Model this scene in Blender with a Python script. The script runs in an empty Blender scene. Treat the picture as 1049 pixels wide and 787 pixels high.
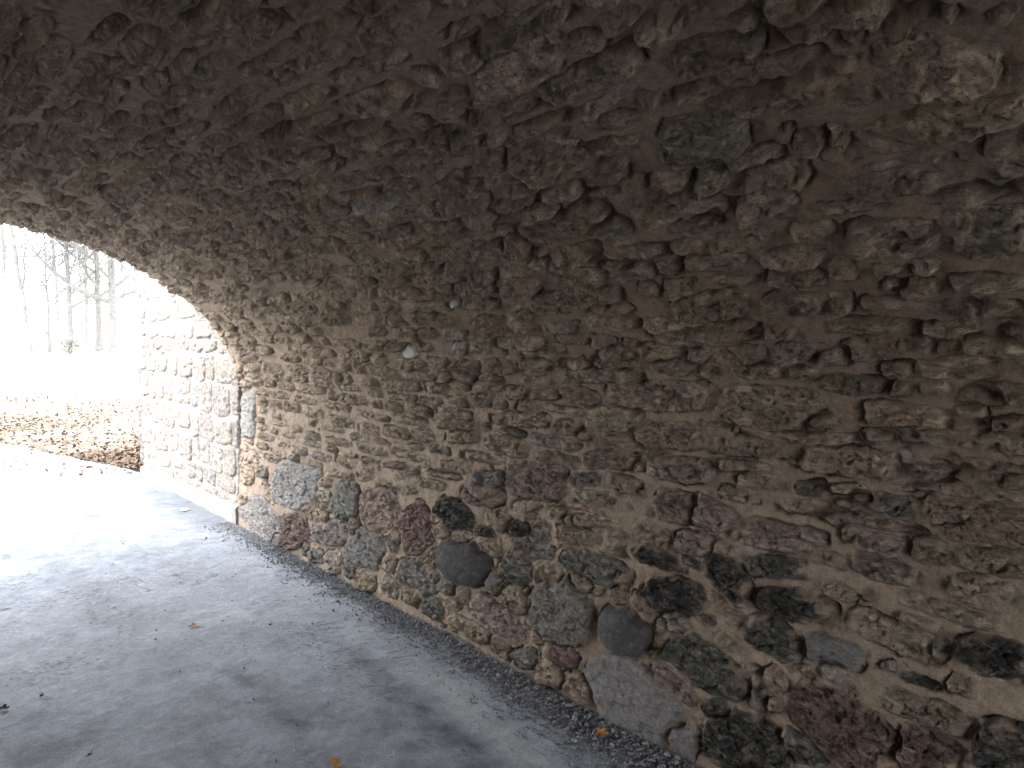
import bpy, math, random
import numpy as np
from mathutils import Vector, Matrix, noise as mnoise

random.seed(7)
rng = np.random.default_rng(11)
scene = bpy.context.scene
C = scene.collection

# ------------------------------------------------------------------ helpers
TAB = rng.random((7, 256, 256))


def vnoise(x, y, t=0):
    """smooth value noise in -1..1"""
    xi = np.floor(x).astype(np.int64); yi = np.floor(y).astype(np.int64)
    fx = x - xi; fy = y - yi
    fx = fx * fx * (3 - 2 * fx); fy = fy * fy * (3 - 2 * fy)
    T = TAB[t % 7]
    x0 = xi & 255; x1 = (xi + 1) & 255; y0 = yi & 255; y1 = (yi + 1) & 255
    a = T[x0, y0]; b = T[x1, y0]; c = T[x0, y1]; d = T[x1, y1]
    return ((a + (b - a) * fx) * (1 - fy) + (c + (d - c) * fx) * fy) * 2 - 1


def fbm(x, y, t=0, octv=4, rough=0.55):
    s = 0; amp = 1; tot = 0
    for k in range(octv):
        s = s + amp * vnoise(x * 2 ** k + 17.3 * k, y * 2 ** k + 5.1 * k, t + k); tot += amp
        amp *= rough
    return s / tot


def facets(x, y, t=0, tilt=1.0):
    """broken-rock facets: every Voronoi cell is a little tilted plane"""
    xi = np.floor(x).astype(np.int64); yi = np.floor(y).astype(np.int64)
    best = np.full(x.shape, 9.0); val = np.zeros(x.shape)
    for dx in (-1, 0, 1):
        for dy in (-1, 0, 1):
            cx = xi + dx; cy = yi + dy
            a = cx & 255; b = cy & 255
            px = cx + TAB[t % 7, a, b] - x; py = cy + TAB[(t + 1) % 7, a, b] - y
            d = px * px + py * py
            m = d < best
            best = np.where(m, d, best)
            v = (TAB[(t + 2) % 7, a, b] - .5) + tilt * (-(px) * (TAB[(t + 3) % 7, a, b] - .5) - py * (TAB[(t + 4) % 7, a, b] - .5)) * 2
            val = np.where(m, v, val)
    return val


def sstep(a, b, x):
    t = np.clip((x - a) / (b - a), 0, 1)
    return t * t * (3 - 2 * t)


def link(o, parent=None):
    C.objects.link(o)
    if parent is not None:
        o.parent = parent
    return o


def tag(o, label=None, cat=None, group=None, kind=None):
    if label: o['label'] = label
    if cat: o['category'] = cat
    if group: o['group'] = group
    if kind: o['kind'] = kind
    return o


def np_mesh(name, verts, faces, mat, parent=None, col=None, smooth=True):
    """verts (n,3), faces (m,4 or 3) -> ONE mesh object"""
    me = bpy.data.meshes.new(name)
    n = len(verts); m, k = faces.shape
    me.vertices.add(n); me.vertices.foreach_set('co', np.ascontiguousarray(verts, dtype=np.float32).ravel())
    me.loops.add(m * k); me.loops.foreach_set('vertex_index', np.ascontiguousarray(faces, dtype=np.int32).ravel())
    me.polygons.add(m); me.polygons.foreach_set('loop_start', np.arange(0, m * k, k, dtype=np.int32))
    me.update(calc_edges=True)
    if smooth:
        me.polygons.foreach_set('use_smooth', np.ones(m, dtype=bool))
    if col is not None:
        at = me.color_attributes.new('Col', 'FLOAT_COLOR', 'POINT')
        c4 = np.ones((n, 4), dtype=np.float32); c4[:, :col.shape[1]] = col
        at.data.foreach_set('color', c4.ravel())
    me.materials.append(mat)
    me.validate()
    o = bpy.data.objects.new(name, me)
    return link(o, parent)


class MB:
    def __init__(self): self.v = []; self.f = []
    def box(self, x0, x1, y0, y1, z0, z1):
        b = len(self.v)
        self.v += [(x, y, z) for z in (z0, z1) for y in (y0, y1) for x in (x0, x1)]
        self.f += [tuple(b + i for i in q) for q in ((0, 2, 3, 1), (4, 5, 7, 6), (0, 1, 5, 4), (2, 6, 7, 3), (0, 4, 6, 2), (1, 3, 7, 5))]
    def tube(self, pts, rads, n=6):
        b = len(self.v); up = Vector((0.13, 0.31, 0.94))
        for i, p in enumerate(pts):
            d = (pts[min(i + 1, len(pts) - 1)] - pts[max(i - 1, 0)]).normalized()
            a = d.cross(up)
            a = a.normalized() if a.length > 1e-4 else d.orthogonal().normalized()
            c = d.cross(a)
            for k in range(n):
                t = 2 * math.pi * k / n
                self.v.append(tuple(p + (a * math.cos(t) + c * math.sin(t)) * rads[i]))
        for i in range(len(pts) - 1):
            for k in range(n):
                self.f.append((b + i * n + k, b + i * n + (k + 1) % n, b + (i + 1) * n + (k + 1) % n, b + (i + 1) * n + k))
        self.f.append(tuple(b + (len(pts) - 1) * n + k for k in range(n)))
    def build(self, name, mat, parent=None, smooth=False):
        me = bpy.data.meshes.new(name); me.from_pydata([tuple(v) for v in self.v], [], self.f); me.update()
        if smooth: me.polygons.foreach_set('use_smooth', [True] * len(me.polygons))
        me.materials.append(mat)
        return link(bpy.data.objects.new(name, me), parent)


class NT:
    """tiny node-tree writer"""
    def __init__(self, name, rough=0.9, spec=0.3):
        self.m = bpy.data.materials.new(name); self.m.use_nodes = True
        self.t = self.m.node_tree; self.b = self.t.nodes['Principled BSDF']
        self.b.inputs['Roughness'].default_value = rough
        self.b.inputs['Specular IOR Level'].default_value = spec
        self.co = self.t.nodes.new('ShaderNodeTexCoord').outputs['Object']
    def n(self, typ, **kw):
        nd = self.t.nodes.new(typ)
        for k, v in kw.items(): setattr(nd, k, v)
        return nd
    def l(self, a, b): self.t.links.new(a, b)
    def noise(self, scale, detail=4, rough=.55, vec=None, dist=0.0):
        nd = self.n('ShaderNodeTexNoise'); nd.inputs['Scale'].default_value = scale
        nd.inputs['Detail'].default_value = detail; nd.inputs['Roughness'].default_value = rough
        nd.inputs['Distortion'].default_value = dist
        self.l(vec or self.co, nd.inputs['Vector']); return nd.outputs['Fac']
    def voro(self, scale, feature='F1'):
        nd = self.n('ShaderNodeTexVoronoi'); nd.feature = feature; nd.inputs['Scale'].default_value = scale
        self.l(self.co, nd.inputs['Vector']); return nd.outputs['Distance']
    def rng(self, x, a, b, c, d):
        nd = self.n('ShaderNodeMapRange'); self.l(x, nd.inputs[0])
        for i, v in enumerate((a, b, c, d)): nd.inputs[i + 1].default_value = v
        return nd.outputs[0]
    def mul(self, x, y):   # colour times value/colour
        nd = self.n('ShaderNodeMix', data_type='RGBA', blend_type='MULTIPLY'); nd.inputs[0].default_value = 1
        for s, v in ((nd.inputs[6], x), (nd.inputs[7], y)):
            if isinstance(v, tuple): s.default_value = (*v, 1)
            else: self.l(v, s)
        return nd.outputs[2]
    def mix(self, f, x, y):
        nd = self.n('ShaderNodeMix', data_type='RGBA')
        if isinstance(f, float): nd.inputs[0].default_value = f
        else: self.l(f, nd.inputs[0])
        for s, v in ((nd.inputs[6], x), (nd.inputs[7], y)):
            if isinstance(v, tuple): s.default_value = (*v, 1)
            else: self.l(v, s)
        return nd.outputs[2]
    def math(self, op, x, y):
        nd = self.n('ShaderNodeMath', operation=op)
        for s, v in ((nd.inputs[0], x), (nd.inputs[1], y)):
            if isinstance(v, (int, float)): s.default_value = v
            else: self.l(v, s)
        return nd.outputs[0]
    def bump(self, h, dist, prev=None, strength=1.0):
        nd = self.n('ShaderNodeBump'); nd.inputs['Distance'].default_value = dist
        nd.inputs['Strength'].default_value = strength
        self.l(h, nd.inputs['Height'])
        if prev: self.l(prev, nd.inputs['Normal'])
        return nd.outputs[0]
    def done(self, color, normal=None):
        self.l(color, self.b.inputs['Base Color']) if not isinstance(color, tuple) else setattr(self.b.inputs['Base Color'], 'default_value', (*color, 1))
        if normal: self.l(normal, self.b.inputs['Normal'])
        return self.m


# ------------------------------------------------------------------ materials
def masonry_mat():
    t = NT('rubble_masonry', .92, .2)
    a = t.n('ShaderNodeAttribute'); a.attribute_name = 'Col'
    stone = a.outputs['Alpha']
    fine = t.noise(160, 5, .7); mid = t.noise(38, 5, .65); speck = t.noise(420, 2, .5)
    k = t.math('MULTIPLY', t.rng(fine, .3, .7, .72, 1.28), t.rng(mid, .3, .7, .8, 1.2))
    k = t.math('MULTIPLY', k, t.rng(speck, .35, .65, .86, 1.14))
    col = t.mul(a.outputs['Color'], k)
    # crumbs of pale mineral on the stones only
    mp = t.n('ShaderNodeMapping'); mp.inputs['Scale'].default_value = (1, .42, 1); t.l(t.co, mp.inputs['Vector']); bed = mp.outputs[0]
    n1 = t.noise(52, 8, .74, vec=bed, dist=.6); n2 = t.noise(70, 8, .78, vec=bed, dist=1.2); n3 = t.noise(22, 6, .7, dist=.8)
    cr = t.math('MULTIPLY', t.rng(t.math('ADD', n1, t.math('MULTIPLY', n3, .5)), .755, .85, 0, .85), stone)
    pale = t.mix(.34, t.mul(a.outputs['Color'], (2.1, 2.0, 1.9)), (.47, .415, .36))
    col = t.mix(cr, col, pale)
    dk = t.math('MULTIPLY', t.rng(n2, .56, .62, 0, .7), stone)
    col = t.mix(dk, col, (.035, .032, .03))
    h1 = t.bump(t.noise(75, 8, .72), t_d1, None, .9)
    h = t.math('MULTIPLY', t.math('SUBTRACT', t.noise(48, 9, .82, dist=.4), t.math('MULTIPLY', dk, .22)), stone)
    h2 = t.bump(h, .032, h1, 1.0)
    h3 = t.bump(t.noise(330, 4, .6), .003, h2, .9)
    return t.done(col, h3)


t_d1 = .006
M = {}
M['masonry'] = masonry_mat()


def pale_block():
    t = NT('footing_concrete', .9, .2)
    k = t.rng(t.noise(14, 6, .65), .3, .7, .75, 1.15)
    return t.done(t.mul(k, (.27, .262, .25)), t.bump(t.noise(120, 6, .6), .004))
M['concrete'] = pale_block()


def asphalt():
    t = NT('dusty_asphalt', .88, .25)
    a = t.n('ShaderNodeAttribute'); a.attribute_name = 'Col'
    k = t.math('MULTIPLY', t.rng(t.noise(150, 6, .8), .35, .65, .72, 1.28), t.rng(t.noise(14, 9, .75, dist=.8), .35, .65, .80, 1.18))
    col = t.mul(a.outputs['Color'], k)
    grit = t.rng(t.voro(140), .0, .22, 1.0, 0.0)
    sel = t.math('MAXIMUM', t.math('MULTIPLY', grit, t.rng(t.noise(5, 4), .5, .6, 0, .7)), t.rng(t.noise(45, 9, .8, dist=1.5), .60, .66, 0, .6))
    col = t.mix(sel, col, (.05, .052, .055))
    nb = t.bump(t.noise(40, 9, .8), .012)
    nb = t.bump(t.noise(260, 5, .7), .003, nb)
    return t.done(col, nb)
M['asphalt'] = asphalt()


def lawn():
    t = NT('winter_lawn', .95, .1)
    a = t.rng(t.noise(.7, 6, .7), .35, .65, 0, 1)
    col = t.mix(a, (.40, .40, .34), (.44, .43, .38))
    col = t.mul(col, t.rng(t.noise(9, 6, .8), .3, .7, .75, 1.2))
    at = t.n('ShaderNodeAttribute'); at.attribute_name = 'Col'
    mulch = t.mix(t.rng(t.noise(16, 6, .75), .42, .58, 0, 1), (.105, .08, .06), (.20, .19, .14))
    sp = t.n('ShaderNodeSeparateColor'); t.l(at.outputs['Color'], sp.inputs[0])
    fac = t.math('MULTIPLY', sp.outputs[0], t.rng(t.noise(2.2, 5, .7), .38, .56, 0, 1))
    col = t.mix(fac, col, mulch)
    return t.done(col, t.bump(t.noise(25, 8, .8), .05))
M['lawn'] = lawn()


def simple(name, c, var=.25, scale=20, rough=.9, bump=.004):
    t = NT(name, rough, .2)
    return t.done(t.mul(t.rng(t.noise(scale, 5, .65), .3, .7, 1 - var, 1 + var), c), t.bump(t.noise(scale * 3, 5, .6), bump))


M['bark'] = simple('grey_bark', (.175, .168, .165), .3, 6, .95, .02)
M['twig'] = simple('twig_bark', (.165, .16, .158), .2, 8)
M['evergreen'] = simple('evergreen_needles', (.23, .232, .21), .3, 4)
M['grit'] = simple('dark_grit', (.24, .25, .265), .5, 60)
M['stub'] = simple('bridge_fill', (.3, .27, .24), .2, 8)


def leafmat(name, c1, c2):
    t = NT(name, .8, .2)
    oi = t.noise(22, 2, .5)
    col = t.mix(t.rng(oi, .35, .65, 0, 1), c1, c2)
    return t.done(col, t.bump(t.noise(200, 3), .001))
M['leaf_litter'] = leafmat('leaf_litter', (.118, .072, .053), (.142, .115, .084))
M['leaf_gold'] = leafmat('golden_leaf', (.62, .34, .08), (.52, .25, .06))
M['leaf_tan'] = leafmat('tan_leaf', (.50, .30, .17), (.34, .20, .12))
M['leaf_pale'] = leafmat('pale_leaf', (.62, .52, .44), (.5, .42, .36))
M['leaf_dark'] = leafmat('dark_leaf', (.05, .045, .04), (.08, .06, .05))

# ------------------------------------------------------------------ vault profile
XC, EA, EB, Z1, XB = 0.3, 1.90, 1.22, 1.0, 2.15
_t = np.linspace(0, np.pi, 1601)
PX = np.concatenate([[XB], XC + EA * np.cos(_t), [2 * XC - XB]])
PZ = np.concatenate([[0], Z1 + EB * np.sin(_t), [0]])
PS = np.concatenate([[0], np.cumsum(np.hypot(np.diff(PX), np.diff(PZ)))])
STOT = PS[-1]


def profile(s):
    x = np.interp(s, PS, PX); z = np.interp(s, PS, PZ)
    z = np.where(s < 0, s, z); z = np.where(s > STOT, STOT - s, z)
    e = .012
    dx = np.interp(s + e, PS, PX) - np.interp(s - e, PS, PX); dz = np.interp(s + e, PS, PZ) - np.interp(s - e, PS, PZ)
    L = np.maximum(np.hypot(dx, dz), 1e-9)
    nx, nz = -dz / L, dx / L          # points into the tunnel
    nx = np.where(s < 0, -1, nx); nz = np.where(s < 0, 0, nz)
    nx = np.where(s > STOT, 1, nx); nz = np.where(s > STOT, 0, nz)
    return x, z, nx, nz


PAL = {'g': (.43, .348, .268), 'd': (.078, .079, .075), 'b': (.275, .267, .245), 'r': (.235, .16, .138), 'p': (.385, .30, .26),
       'o': (.46, .41, .35), 's': (.235, .225, .22), 'S': (.105, .105, .105), 'D': (.125, .125, .11), 'B': (.225, .218, .19),
       'Q': (.295, .285, .275), 'w': (.62, .58, .52)}
MORTAR = np.array((.318, .25, .192))


class Stone:
    __slots__ = ('c', 'U', 'V', 'k', 'rel', 'n', 'tilt', 'col', 'r', 'traced', 'g')
    def __init__(s, c, U, V, k, traced=False):
        s.c, s.U, s.V, s.k, s.traced = np.array(c), np.array(U), np.array(V), k, traced
        lu, lv = np.hypot(*s.U), np.hypot(*s.V); s.r = min(lu, lv); s.g = 1.0
        s.rel = {'S': .062, 'B': .030, 's': .022, 'Q': .016, 'd': .024, 'w': .014, 'o': .014}.get(k, rng.uniform(.008, .024))
        if k not in 'SQs': s.rel *= min(1.0, .45 + s.r / .055) * (1.15 if s.c[1] > 1.3 else 1.15 if s.c[1] > .7 else 1.1)
        s.n = {'S': 2.1, 'Q': 6, 'B': 2.3, 's': 3.2, 'w': 2.1, 'd': 2.4}.get(k, rng.uniform(2.9, 4.8))
        s.tilt = rng.normal(0, .0065 if s.c[1] < 1.3 else .013, 2) if k not in 'SQ' else np.zeros(2)
        c0 = np.array(PAL[k]); v = rng.uniform(.78, 1.22)
        if s.c[1] > .9 and k not in 'ow':
            f = .7 * min(1, (s.c[1] - .9) / .4); c0 = c0 * (1 - f) + np.array((.46, .36, .265)) * f
        s.col = c0 * v * (1 + rng.normal(0, .018, 3))


def heightfield(Y, S, stones, relief=1.0, seed=0, smear=None):
    """Y,S 2-d arrays over a rectilinear grid -> displacement, colour+mask, stone id"""
    ys = Y[:, 0]; ss = S[0, :]
    w1 = fbm(Y * 9 + seed, S * 9, 0, 3); w2 = fbm(Y * 9 + 40, S * 9 + seed, 3, 3)
    w3 = vnoise(Y * 45, S * 45 + seed, 1); w4 = vnoise(Y * 45 + 9, S * 45, 2)
    w5 = facets(Y * 24, S * 40, 5) * .007; w6 = facets(Y * 15 + 7, S * 40, 6) * .0045
    best = np.full(Y.shape, -1.0); sec = np.full(Y.shape, -1.0); ids = np.full(Y.shape, -1, dtype=np.int32)
    lowe = np.zeros(Y.shape); fb = np.ones(Y.shape); tl = np.zeros(Y.shape)
    for i, st in enumerate(stones):
        ex = abs(st.U[0]) + abs(st.V[0]) + .03; es = abs(st.U[1]) + abs(st.V[1]) + .03
        i0, i1 = np.searchsorted(ys, [st.c[0] - ex, st.c[0] + ex]); j0, j1 = np.searchsorted(ss, [st.c[1] - es, st.c[1] + es])
        if i1 <= i0 or j1 <= j0: continue
        q = (slice(i0, i1), slice(j0, j1))
        soft = .35 if st.k in 'SQ' else 1.0
        a = .2 * st.r * soft
        y = Y[q] - st.c[0] + w1[q] * a + (w3[q] * .0045 + w5[q]) * soft; s = S[q] - st.c[1] + w2[q] * a * .7 + (w4[q] * .0045 + w6[q]) * soft
        det = st.U[0] * st.V[1] - st.U[1] * st.V[0]
        if abs(det) < 1e-7: continue
        p = (y * st.V[1] - s * st.V[0]) / det; r = (-y * st.U[1] + s * st.U[0]) / det
        p = p / (1.14 if st.traced else 1.05); r = r / (1.12 if st.traced else 1.04); f = (np.abs(p) ** st.n + np.abs(r) ** st.n) ** (1 / st.n)
        d = (1 - f) * st.r
        d = d - .004 if not st.traced else (d + .005 if st.k in 'SsB' else d)
        B = best[q]; m = d > B
        sec[q] = np.where(m, B, np.maximum(sec[q], d)); best[q] = np.where(m, d, B)
        ids[q] = np.where(m, i, ids[q]); fb[q] = np.where(m, f, fb[q])
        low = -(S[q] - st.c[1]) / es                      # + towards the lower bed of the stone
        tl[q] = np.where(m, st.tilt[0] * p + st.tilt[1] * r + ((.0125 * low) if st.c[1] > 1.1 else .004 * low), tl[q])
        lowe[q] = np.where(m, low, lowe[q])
    dd = np.minimum(best, (best - sec) * .5 - .0025)
    n = len(stones)
    rel = np.array([s.rel for s in stones] + [0]); cols = np.array([s.col for s in stones] + [MORTAR])
    kind = np.array([{'S': 2, 'Q': 1, 's': 3, 'w': 2, 'B': 1}.get(s.k, 0) for s in stones] + [0])
    edge = np.array([min(.012 if s.c[1] < 1 else .0085, s.r * .5) for s in stones] + [.01])[ids]
    m = sstep(-.003, 1, dd / edge)
    mk = sstep(-.1, .45, dd / edge)
    K = kind[ids]
    rough = np.where(K == 2, .07, np.where(K == 1, .7, np.where(K == 3, .28, 1.0)))
    # chips and bedding
    wy = Y + w3 * .006; ws = S + w4 * .006
    f1 = facets(wy * 8 + seed, ws * 22, 0); f2 = facets(wy * 20, ws * 52 + seed, 2); f3 = facets(wy * 52, ws * 95, 4)
    chips = f1 * .015 + f2 * .0105 + f3 * .006
    dome = np.sqrt(np.clip(1 - fb * fb, 0, 1))
    domew = np.where(K == 2, 1.0, .28)
    H = rel[ids] * (m * (1 - domew) + dome * domew * m) + tl * m + chips * rough * m * (.4 + .6 * sstep(0, .02, dd))
    # mortar: soft trowelled swells, lapping up to the stones, with shrinkage gaps here and there
    lump = fbm(Y * 6, S * 9 + seed, 4, 3) * .011 + fbm(Y * 26 + 3, S * 34, 1, 4, .65) * .0065
    grit = vnoise(Y * 120, S * 120, 5) * .0007
    gap = np.exp(-(dd / .0032) ** 2) * sstep(-.15, .35, fbm(Y * 13 + 8, S * 13, 6, 2)) * .014
    H = H + lump * (1 - .5 * m) + grit - gap
    H += fbm(Y * 1.1, S * 1.5, 2, 2) * .016
    # colour
    base = cols[ids]
    v = fbm(Y * 30, S * 42, 5, 4, .7)
    dark = sstep(.15, .5, fbm(Y * 17 + 5, S * 30 + seed, 3, 4, .7)) * .5
    light = sstep(.15, .55, fbm(Y * 23 + 50, S * 33, 1, 4, .7)) * .5
    rg = np.where(K == 2, .4, np.where(K == 1, .85, np.where(K == 3, .5, 1.0)))
    stone = base * (1 + .30 * v * rg)[..., None]
    stone = stone * (1 - dark * rg)[..., None] + np.array((.05, .045, .04)) * (dark * rg)[..., None] * .6
    lit = (light * rg * np.where(base[..., 0] > .1, 1, .25))[..., None]
    stone = stone * (1 - lit) + (base * .6 + np.array((.20, .18, .16))) * 1.0 * lit
    # worn pale arrises, the lower ones painted paler for light bounced off the floor
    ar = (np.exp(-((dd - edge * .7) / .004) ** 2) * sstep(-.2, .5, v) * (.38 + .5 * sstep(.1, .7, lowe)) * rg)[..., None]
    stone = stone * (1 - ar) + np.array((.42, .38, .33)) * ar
    mt = MORTAR * (1 + .16 * fbm(Y * 4, S * 6, 2, 3) + .22 * fbm(Y * 40, S * 50, 0, 3))[..., None]
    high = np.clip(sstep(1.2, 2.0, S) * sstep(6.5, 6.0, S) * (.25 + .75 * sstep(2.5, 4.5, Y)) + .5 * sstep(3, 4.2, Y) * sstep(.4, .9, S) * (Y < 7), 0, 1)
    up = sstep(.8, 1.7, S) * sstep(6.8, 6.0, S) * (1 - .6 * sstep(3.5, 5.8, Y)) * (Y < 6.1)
    mt = mt * (1 - up[..., None] * np.array((.26, .31, .36)))  # vault mortar browner, and darkened to paint in the shade of its recesses
    # mortar smeared over parts of the stones
    sm = sstep(.14 - .36 * high, .42 - .26 * high, fbm(Y * 10 + 31, S * 14 + 7, 4, 3)) * .85 * (K != 2) * (K != 1) * (K != 3) * (1 - sstep(.6, 2.8, dd / .012) * .55)
    if smear is not None: sm = sm * smear
    mk = mk * (1 - sm)
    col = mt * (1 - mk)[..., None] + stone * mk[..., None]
    col *= (1 - .55 * (gap / .014))[..., None]
    mk = mk * np.where(K == 2, .4, np.where(K == 1, .6, np.where(K == 3, .4, 1.0)))
    out = np.concatenate([np.clip(col, .012, .8), mk[..., None]], -1)
    ids = np.where(dd > -.001, ids, -1)
    return H * relief, out, ids

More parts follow.
